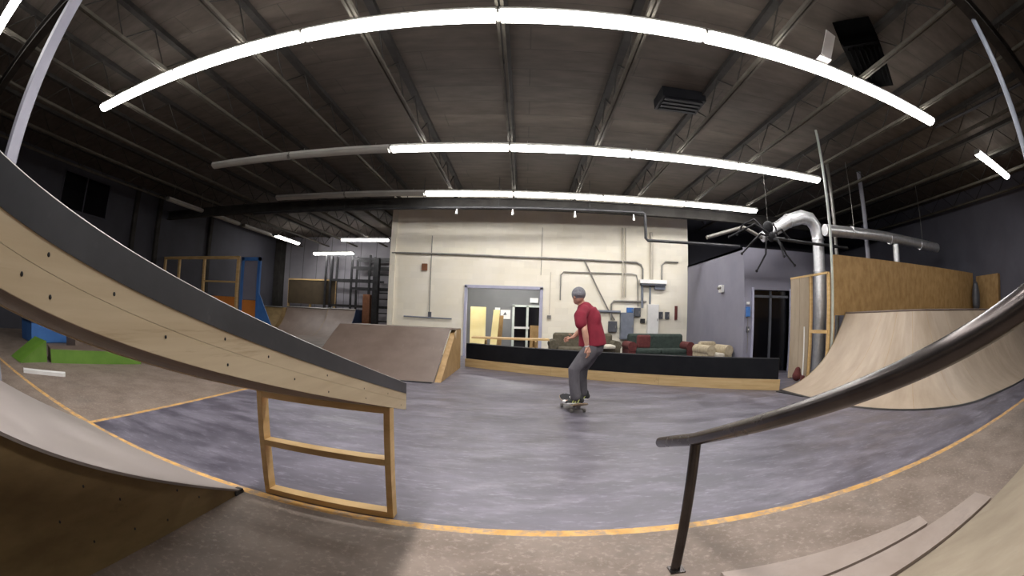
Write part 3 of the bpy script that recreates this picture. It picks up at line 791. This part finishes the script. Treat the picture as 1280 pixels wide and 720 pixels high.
MB().tube([(5.05, 8.42, 3.35), (5.05, 8.42, 5.25)], .004, 6).build('hanging_cord', 'conduit', o)

# heater near the nearest light row, roof vent
o = thing('unit_heater', 'black unit heater hanging from the roof at the top right', 'heater', (4.7, 3.75, 4.55))
R2 = Matrix.Rotation(math.radians(38), 3, 'Z')
def hb_(x0, x1, y0_, y1_, z0, z1, name, m, bev=0):
    vs = [R2 @ Vector((x, y, 0)) + Vector((4.86, 3.95, z)) for z in (z0, z1) for x, y in ((x0, y0_), (x1, y0_), (x1, y1_), (x0, y1_))]
    return MB().add(vs, [(3, 2, 1, 0), (4, 5, 6, 7), (0, 1, 5, 4), (1, 2, 6, 5), (2, 3, 7, 6), (3, 0, 4, 7)]).build(name, m, o, bevel=bev)
hb_(-.72, .72, -.34, .34, 4.80, 5.2, 'cabinet', 'void_black', .01)
for i in range(7): hb_(-.60, .60, -.30 + i * .09, -.28 + i * .09, 4.75, 4.80, 'louvre', 'void_black')
hb_(-.72, -.66, -.30, .30, 4.76, 4.80, 'flange', 'void_black')
for x in (-.6, .6): hb_(x - .01, x + .01, -.01, .01, 5.2, 5.25, 'hanger', 'conduit')
br = MB(); br.bar((3.95, 4.08, 4.70), (4.02, 3.84, 5.02), .22, .015); br.bar((3.95, 4.08, 4.70), (3.95, 4.26, 4.69), .22, .015)  # white plate made up to stand in for a bright flare
tag(br.build('flare_plate', 'white'), 'white sheet bracket standing in for the bright flare between row and heater', 'plate')
o = thing('roof_vent', 'dark square vent in the roof deck between the first two light rows', 'vent', (2.7, 7.1, 5.0))
MB().box(2.28, 3.10, 6.85, 7.45, 5.05, 5.24).build('frame', 'black_pad', o)
for i in range(4): MB().box(2.33, 3.05, 6.90 + i * .14, 6.98 + i * .14, 5.02, 5.05).build('slat', 'black_pad', o)
tag(MB().tube([(7.4, 4.5, 4.66), (7.45, 3.0, 4.66), (7.5, 1.4, 4.66)], .03, 8).build('conduit', 'black_steel', smooth=True), 'black conduit under the roof right of the last tube in the nearest row', 'conduit')

# fittings on the lavender wall
o = thing('emergency_light', 'small white emergency light box on the lavender wall', 'emergency light', (5.33, 11.6, 2.04))
MB().box(5.27, 5.36, 11.50, 11.72, 2.04, 2.24).build('case', 'white', o, bevel=.01)
MB().ball((5.25, 11.55, 2.16), .04, 12, 8).build('lamp_head', 'conduit', o, smooth=True)
MB().ball((5.25, 11.67, 2.16), .04, 12, 8).build('lamp_head', 'conduit', o, smooth=True)
o = thing('wall_phone', 'blue telephone on the lavender wall left of the dark double door', 'telephone', (5.45, 10.25, 1.4))
MB().box(5.40, 5.50, 10.17, 10.26, 1.38, 1.62).build('case', 'blue', o, bevel=.01)
MB().tube([(5.45, 10.2, 1.38), (5.43, 10.19, 1.1), (5.46, 10.2, .9), (5.45, 10.2, .5)], .008, 6).build('cord', 'conduit', o)
MB().box(5.42, 5.48, 10.18, 10.26, 1.68, 1.74).build('button', 'white', o)
o = thing('switch_box', 'small dark switch box low beside the blue telephone', 'electrical box', (5.46, 10.25, 1.06))
MB().box(5.43, 5.49, 10.19, 10.26, 1.00, 1.14).build('case', 'elec_dark', o)
MB().box(5.45, 5.47, 10.175, 10.19, 1.05, 1.09).build('toggle', 'white', o)

# ================================================================== LOUNGE FURNITURE
def cushion(mb, x0, x1, y0_, y1_, z0, z1):
    mb.box(x0, x1, y0_, y1_, z0, z1)
def couch(label, cx, cy, rot, wd, cols, h=.86, seat_m=None):
    o = thing('couch', label, 'couch', (cx, cy, 0)); o.rotation_euler = (0, 0, rot)
    o['_wl'] = (0, 0, 0)
    m, am = cols
    MB().box(-wd / 2 + .1, wd / 2 - .1, -.40, .42, .08, .34).build('base', m, o, bevel=.03)
    MB().box(-wd / 2 + .12, wd / 2 - .12, .20, .44, .30, h).build('backrest', m, o, bevel=.07)
    ns = max(1, round((wd - .4) / .65))
    for i in range(ns):
        a = -wd / 2 + .2 + i * (wd - .4) / ns
        MB().box(a + .01, a + (wd - .4) / ns - .01, -.42, .22, .34, .47).build('seat_cushion', seat_m or m, o, bevel=.04)
    for s_ in (-1, 1):
        a = MB(); a.box(s_ * (wd / 2 - .1) - .1, s_ * (wd / 2 - .1) + .1, -.42, .44, .06, .50)
        a.tube([(s_ * (wd / 2 - .1), -.44, .54), (s_ * (wd / 2 - .1), .42, .54)], .13, 18)
        a.build('armrest', am, o, smooth=True)
    for sx in (-1, 1):
        for sy in (-.36, .36): MB().box(sx * (wd / 2 - .12) - .03, sx * (wd / 2 - .12) + .03, sy - .03, sy + .03, 0, .08).build('foot', 'belt', o)
    return o
couch('olive rolled-arm couch behind the skater against the cream wall', 1.75, 13.3, 0, 2.0, ('sofa_olive', 'sofa_olive'), .86)
couch('long dark green couch with maroon ends, right of the skater', 3.88, 12.9, 0, 1.95, ('sofa_green', 'sofa_red'), .88)
couch('tan armchair with round arms before the blue telephone', 4.86, 11.1, .1, .74, ('sofa_tan', 'sofa_tan'), .74, 'sofa_cream')
pf = MB(); pf.ball((5.06, 11.98, .36), (.26, .26, .35), 18, 12)
tag(pf.build('round_pouf', 'sofa_green', smooth=True), 'dark green round pouf between green couch and tan armchair', 'pouf')
tag(MB().box(3.15, 3.55, 12.52, 12.66, .5, .86).build('cushion', 'sofa_red', bevel=.05), 'maroon cushion on the left end of the dark green couch', 'cushion')
tag(MB().box(1.9, 2.5, 12.3, 12.9, .48, .58).build('blanket', 'sofa_cream', bevel=.04), 'folded cream blanket on the front of the olive couch', 'blanket')
# picnic table
o = thing('low_table', 'low pine table on crossed legs before the wide opening', 'table', (-.35, 13.0, 0))
for i in range(4): MB().box(-1.40, .72, 12.7 + i * .152, 12.845 + i * .152, .65, .695).build('top_board', 'lumber', o)
for x in (-1.05, .3):
    MB().bar((x, 12.68, .02), (x, 13.25, .65), .09, .04, (1, 0, 0)).build('leg', 'lumber', o)
    MB().bar((x + .05, 13.28, .02), (x + .05, 12.72, .65), .09, .04, (1, 0, 0)).build('leg', 'lumber', o)
MB().box(-1.05, .35, 12.94, 13.02, .28, .36).build('stretcher', 'lumber', o)

# ================================================================== FAR LEFT HALL
# stud booth
o = thing('stud_wall', 'unfinished pine stud wall with orange panels along the dark left side', 'partition', (-11.8, 13.3, 0))
for x in (-13.95, -13.0, -11.5, -9.75): MB().box(x - .05, x + .05, 13.25, 13.35, 0, 2.80).build('stud', 'lumber', o)
MB().box(-14, -9.7, 13.25, 13.35, 2.80, 2.90).build('top_plate', 'lumber', o)
MB().box(-11.5, -9.8, 13.27, 13.33, 1.98, 2.04).build('noggin', 'lumber', o)
MB().box(-14, -9.7, 13.25, 13.35, 0, .08).build('bottom_plate', 'lumber', o)
MB().box(-11.4, -9.82, 13.30, 13.33, .1, 1.50).build('orange_panel', 'orange', o)
o = thing('blue_booth_front', 'bright blue frame with an orange lower panel at the end of the studs', 'booth', (-9.3, 13.5, 0))
for x0, x1 in ((-9.68, -9.57), (-8.93, -8.82)): MB().box(x0, x1, 13.40, 13.50, 0, 2.88).build('post', 'blue', o)
MB().box(-9.68, -8.82, 13.40, 13.50, 2.76, 2.88).build('header', 'blue', o)
MB().box(-9.57, -8.93, 13.43, 13.47, .1, 1.42).build('lower_panel', 'orange', o)
MB().box(-9.57, -8.93, 13.45, 13.47, 1.44, 2.76).build('upper_panel', 'lavender', o)
MB().prism([(-8.82, 0), (-7.9, 0), (-8.82, 1.7)], 'y', 13.42, 13.46).build('side_brace', 'blue', o)
# far quarter pipes
def qpipe(label, x0, x1, y0_, h, dep, side_m, surf_m):
    o = thing('quarter_pipe', label, 'ramp', ((x0 + x1) / 2, y0_, 0))
    R_ = (dep * dep + h * h) / (2 * h)
    pr = [(y0_ + R_ * math.sin(t), R_ - R_ * math.cos(t)) for t in [math.asin(min(1, dep / R_)) * i / 14 for i in range(15)]]
    hh = pr[-1][1]; yt = pr[-1][0]
    b = MB()
    for i in range(14): b.add([(x0, *pr[i]), (x1, *pr[i]), (x1, *pr[i + 1]), (x0, *pr[i + 1])], [(0, 1, 2, 3)])
    b.build('riding_surface', surf_m, o, smooth=True)
    MB().box(x0, x1, yt, yt + .9, hh - .03, hh).build('deck', surf_m, o)
    MB().tube([(x0, yt, hh), (x1, yt, hh)], .03, 8).build('coping', 'conduit', o, smooth=True)
    for x, m in ((x0, 'ply_dark'), (x1, side_m)):
        MB().prism(pr + [(yt + .9, hh), (yt + .9, 0)], 'x', x - .015, x + .015).build('side_panel', m, o)
    return o
qpipe('far brown quarter pipe, middle of the three in the left hall', -12.0, -9.55, 19.3, 1.30, 1.9, 'ply_dark', 'masonite')
qpipe('far quarter pipe with a navy blue side, right of the brown one', -9.5, -8.0, 18.9, 1.32, 2.2, 'navy', 'masonite')
qpipe('far dark brown quarter pipe tucked against the left wall', -13.95, -12.05, 18.9, 1.25, 1.9, 'ply_dark', 'ply_dark')
o = thing('guard_rail', 'brown plywood guard rail on the deck behind the far quarter pipes', 'guard rail', (-11.2, 22.3, 0))
MB().box(-12.6, -9.7, 22.30, 22.34, 1.5, 2.75).build('panel', 'rack_board', o)
for x in (-12.6, -11.2, -9.75): MB().box(x - .05, x + .05, 22.34, 22.44, 0, 2.80).build('post', 'lumber', o)
MB().box(-12.6, -9.7, 22.28, 22.40, 2.75, 2.82).build('cap', 'lumber', o)
# pallet rack
o = thing('pallet_rack', 'tall black steel pallet rack at the end of the left hall', 'rack', (-8.4, 22.6, 0))
for x in (-10.25, -9.95, -8.75, -7.75, -6.55):
    for y in (22.2, 23.0): MB().box(x - .05, x + .05, y - .05, y + .05, 0, 4.1).build('upright', 'black_steel', o)
for z, x0, x1 in ((2.8, -9.95, -7.2), (2.4, -8.75, -6.6), (3.45, -8.75, -6.6), (1.5, -9.95, -6.6), (3.9, -8.75, -6.6)):
    for y in (22.2, 23.0): MB().box(x0, x1, y - .03, y + .03, z - .06, z + .06).build('beam', 'black_steel', o)
for z in (.8, 1.2, 1.9, 2.2, 3.1): MB().box(-7.2, -6.6, 22.15, 22.2, z - .03, z + .03).build('rung', 'black_steel', o)
tag(MB().box(-7.90, -7.52, 21.75, 22.1, 0, 2.1).build('tall_box', 'rust', bevel=.01), 'tall rust-brown box standing before the pallet rack', 'box')
tag(MB().box(-7.40, -7.12, 21.7, 22.05, 0, 3.9).build('black_locker', 'black_steel', bevel=.01), 'tall black locker column before the right of the pallet rack', 'locker')
for x, lab in ((-13.9, 'dark upright duct in the corner of the far left hall'),):
    tag(MB().box(-13.98, -13.6, 22.8, 23.45, 0, 5.2).build('corner_duct', 'beam'), lab, 'duct')
# dark pilasters on left wall
for i, y in enumerate((10.9, 12.4, 16.2)):
    tag(MB().box(XL, XL + .14, y, y + .22, 0, 5.2).build('wall_pilaster', 'beam'), '%s dark pilaster on the left wall past the window' % ['nearest', 'middle', 'furthest'][i], 'pilaster')
# lime grind boxes, grey board, blue ramp at the far left
o = thing('grind_box', 'low long grind box with a lime green front beside the left floor line', 'grind box', (-7.6, 4.8, 0))
g = MB(); p0 = Vector((-7.75, 3.75, 0)); p1 = Vector((-7.0, 5.95, 0)); dd = (p1 - p0).normalized(); nn = Vector((-dd.y, dd.x, 0))
MB().obox(p0 + nn * .35 + Vector((0, 0, .12)), p1 + nn * .35 + Vector((0, 0, .12)), nn * .33, Vector((0, 0, .12))).build('body', 'masonite', o)
MB().obox(p0 + Vector((0, 0, .115)), p1 + Vector((0, 0, .115)), nn * .012, Vector((0, 0, .115))).build('front_board', 'green', o)
o = thing('kicker_ramp', 'small lime green kicker ramp left of the grind box', 'ramp', (-8.0, 3.4, 0))
MB().prism([(2.9, 0), (3.68, 0), (3.68, .34)], 'x', -8.6, -7.85).build('wedge', 'green', o)
MB().prism([(2.9, .004), (3.68, .345), (3.68, .36), (2.88, .01)], 'x', -8.6, -7.83).build('top_sheet', 'green', o)
tag(MB().prism([(-6.95, 2.62), (-6.42, 3.42), (-6.55, 3.5), (-7.1, 2.68)], 'z', 0, .05).build('plank', 'white'), 'pale plank lying on the floor at the left edge', 'plank')
o = thing('blue_bench', 'blue painted block at the far left under the ledge', 'block', (-11, 5.2, 0))
MB().box(-11.6, -10.6, 4.4, 6.2, 0, .45).build('body', 'blue', o, bevel=.02)
MB().box(-11.62, -10.58, 4.38, 6.22, .45, .48).build('top', 'navy', o)
tag(MB().box(-9.9, -9.3, 5.4, 9.2, 0, .32).build('manual_box', 'masonite', bevel=.01), 'low brown manual pad behind the lime grind box', 'box')

# ================================================================== SKATEBOARD AND SKATER
bd = thing('skateboard', 'skateboard rolling under the skater in the red shirt', 'skateboard', (.72, 6.33, 0))
bd['_wl'] = (0, 0, 0)
bd.rotation_euler = (0, 0, math.radians(13))
d = MB(); pts = []
nsec = 22
rows = []
for i in range(nsec + 1):
    y = -.40 + .80 * i / nsec
    t = abs(y)
    hw = .102 if t < .30 else .102 * math.sqrt(max(0.02, 1 - ((t - .30) / .102) ** 2))
    z = .105 + (max(0, t - .24) * .34)
    rows.append((y, hw, z))
vs = []
for y, hw, z in rows:
    for f in (-1, -.5, 0, .5, 1): vs.append((hw * f, y, z + .006 * f * f))
for y, hw, z in rows:
    for f in (-1, -.5, 0, .5, 1): vs.append((hw * f, y, z + .006 * f * f - .012))
nR = len(rows); fs = []
for i in range(nR - 1):
    for k in range(4):
        a = i * 5 + k; fs.append((a, a + 1, a + 6, a + 5)); b_ = a + nR * 5; fs.append((b_ + 5, b_ + 6, b_ + 1, b_))
    for k in (0, 4):
        a = i * 5 + k; fs.append((a, a + 5, a + 5 + nR * 5, a + nR * 5))
for i in (0, nR - 1):
    for k in range(4):
        a = i * 5 + k; fs.append((a, a + 1, a + 1 + nR * 5, a + nR * 5))
d.add(vs, fs); d.build('deck', 'deck_ply', bd, smooth=True)
g = MB(); g.add([(v[0] * .97, v[1] * .985, v[2] + .0015) for v in vs[:nR * 5]], [f for f in fs if max(f) < nR * 5]); g.build('grip_tape', 'grip', bd)
for y in (-.21, .21):
    t = MB(); t.tube([(-.075, y, .045), (.075, y, .045)], .009, 8); t.prism([(-.03, .093), (.03, .093), (.016, .05), (-.016, .05)], 'y', y - .03, y + .03)
    tr = t.build('truck', 'conduit', bd)
    for s_ in (-1, 1):
        MB().tube([(s_ * .078, y, .027), (s_ * .108, y, .027)], .027, 14).build('wheel', 'conduit', bd, smooth=True)

sk = thing('person', 'skater in red shirt, grey beanie and grey trousers riding away, leaning left', 'person', (.75, 6.33, .12))
def soft(mb, name, m, vox, sm=4, parent=sk):
    ob = mb.build(name, m, parent)
    r = ob.modifiers.new('remesh', 'REMESH'); r.mode = 'VOXEL'; r.voxel_size = vox; r.use_smooth_shade = True
    s_ = ob.modifiers.new('smooth', 'SMOOTH'); s_.factor = .5; s_.iterations = sm
    return ob
b = MB()
# head: skull, jaw, nose, ears on a neck; face looks away to the left
HC = Vector((.735, 6.33, 1.575)); f_ = Vector((-.55, .82, -.14)).normalized(); r_v = f_.cross(Vector((0, 0, 1))).normalized()
u_ = r_v.cross(f_).normalized()
RH = Matrix((r_v, f_, u_)).transposed()
b.ball(HC, (.076, .096, .108), 20, 14, rot=RH)
b.ball(HC + f_ * .035 - u_ * .065, (.052, .055, .05), 16, 10, rot=RH)
b.ball(HC + f_ * .098 - u_ * .022, (.014, .02, .022), 10, 8, rot=RH)
b.ball(HC + f_ * .085 - u_ * .058, (.026, .014, .010), 10, 8, rot=RH)
b.ball(HC + f_ * .088 + r_v * .03 + u_ * .008, (.014, .010, .008), 10, 8, rot=RH)
b.ball(HC + f_ * .088 - r_v * .03 + u_ * .008, (.014, .010, .008), 10, 8, rot=RH)
for s_ in (-1, 1): b.ball(HC + r_v * (.078 * s_) - u_ * .015 - f_ * .01, (.012, .02, .032), 10, 8, rot=RH)
b.limb([(.755, 6.34, 1.52), (.80, 6.34, 1.43), (.84, 6.34, 1.38)], [.055, .058, .07])
# trunk under the clothes
b.limb([(.84, 6.34, 1.36), (.90, 6.34, 1.20), (.95, 6.35, 1.02), (.98, 6.36, .90)], [(.11, .08), (.13, .10), (.12, .09), (.13, .10)])
# near (left) arm
sh = (.79, 6.225, 1.355); el = (.80, 6.06, 1.115); wr = (.845, 6.08, .895)
b.limb([sh, el], [.046, .040]); b.limb([el, (.82, 6.065, 1.03), wr], [.040, .041, .027])
def hand(b, wr, d, side, n_, scale=1.0):
    """palm plus five separate curled fingers. d: direction of fingers, side: towards thumb, n_: palm normal"""
    wr, d, side, n_ = map(Vector, (wr, d, side, n_)); d.normalize(); side.normalize(); n_.normalize()
    pc = wr + d * .05
    b.tube([wr, wr + d * .03, wr + d * .085], [(.024, .017), (.036, .016), (.040, .014)], 12)
    for k, (o_, ln) in enumerate(((-.030, .058), (-.010, .070), (.010, .074), (.030, .068))):
        p = wr + d * .082 + side * o_
        b.limb([p - d * .01, p + d * ln * .45 + n_ * .006, p + d * ln * .8 + n_ * .022, p + d * ln * .95 + n_ * .038], [.0095, .0088, .0082, .0075], 8)
    t = wr + d * .025 + side * .028
    b.limb([t, t + side * .025 + d * .02 + n_ * .01, t + side * .035 + d * .045 + n_ * .02], [.013, .011, .009], 8)
hand(b, wr, (.25, .05, -1), (-.5, -.8, -.1), (-.8, .5, 0))
# far (right) arm, reaching forward and bent
sh2 = (.92, 6.45, 1.36); el2 = (.84, 6.62, 1.13); wr2 = (.70, 6.50, 1.00)
b.limb([sh2, el2], [.046, .040]); b.limb([el2, (.79, 6.58, 1.08), wr2], [.040, .040, .027])
hand(b, wr2, (-.9, -.25, -.25), (0, .2, 1), (.2, -.9, 0))
# shins and feet inside the clothes
b.limb([(.70, 6.15, .5), (.735, 6.14, .17)], [.055, .04]); b.limb([(.855, 6.50, .5), (.865, 6.50, .17)], [.055, .04])
b.limb([(.94, 6.27, .88), (.70, 6.15, .55)], [.09, .06]); b.limb([(1.0, 6.45, .88), (.855, 6.51, .55)], [.09, .06])
b.limb([(.755, 6.14, .155), (.60, 6.13, .145)], [.032, .025]); b.limb([(.88, 6.50, .155), (.73, 6.50, .145)], [.032, .025])
soft(b, 'body', 'skin', .0055, 3)
# beanie
h = MB(); h.ball(HC + u_ * .022 - f_ * .008, (.090, .108, .100), 22, 14, rot=RH)
h.tube([HC - u_ * .012 - f_ * .008, HC + u_ * .030 - f_ * .01], [(.088, .106), (.093, .110)], 22)
bz = soft(h, 'beanie', 'beanie', .008, 3)
# shirt
s = MB()
s.limb([(.835, 6.335, 1.385), (.865, 6.34, 1.30), (.905, 6.345, 1.18), (.935, 6.35, 1.06)], [(.155, .115), (.175, .135), (.170, .150), (.178, .165)], 20)
s.tube([(.905, 6.345, 1.18), (.935, 6.35, 1.06), (.952, 6.355, .97), (.958, 6.36, .905)], [(.170, .150), (.180, .168), (.190, .180), (.198, .188)], 20)
s.limb([(.82, 6.335, 1.42), (.83, 6.335, 1.37)], [.066, .08])
s.limb([(.80, 6.24, 1.37), (.745, 6.14, 1.30), (.755, 6.10, 1.20)], [.085, .088, .082]); s.limb([(.90, 6.42, 1.38), (.94, 6.53, 1.32), (.90, 6.58, 1.22)], [.085, .088, .08])
s.ball((.98, 6.34, 1.25), (.085, .14, .15), 16, 10)
soft(s, 'shirt', 'shirt', .012, 5)
# trousers
t = MB()
t.limb([(.955, 6.36, .97), (.97, 6.36, .88)], [(.15, .135), (.165, .15)], 20)
t.limb([(.93, 6.28, .86), (.80, 6.20, .70), (.69, 6.15, .57), (.70, 6.145, .42), (.72, 6.14, .28), (.73, 6.14, .215)], [.112, .100, .084, .074, .074, .074], 18)
t.limb([(1.0, 6.44, .86), (.92, 6.48, .70), (.85, 6.51, .56), (.85, 6.505, .42), (.86, 6.50, .28), (.87, 6.50, .215)], [.112, .100, .084, .074, .074, .074], 18)
soft(t, 'trousers', 'pants', .011, 4)
# shoes
def shoe(x, y):
    b = MB()
    b.limb([(x + .07, y, .165), (x + .02, y, .162), (x - .06, y, .150), (x - .15, y, .143)], [(.040, .045), (.042, .042), (.045, .034), (.040, .024)], 16)
    b.limb([(x + .05, y, .19), (x + .045, y, .22)], [.045, .043])
    o = soft(b, 'shoe', 'shoe', .007, 3)
    q = MB(); q.prism([(x + .115 * math.cos(a) * (1.25 if math.cos(a) < 0 else 1) - .03, y + .047 * math.sin(a)) for a in [2 * PI * i / 20 for i in range(20)]], 'z', .119, .135)
    sl = q.build('sole', 'white', o)
    for i in range(3):
        xx = x - .055 + i * .035
        st = MB(); st.bar((xx, y - .0455, .138), (xx + .02, y - .043, .185), .006, .014, (1, 0, 0)); st.build('stripe', 'stripe', o)
    MB().ball((x - .155, y, .150), (.035, .038, .022), 12, 8).build('toe_cap', 'white', o, smooth=True)
shoe(.74, 6.14); shoe(.87, 6.50)
MB().tube([(.838, 6.077, .915), (.843, 6.08, .90)], .031, 14).build('wristband', 'white', sk)
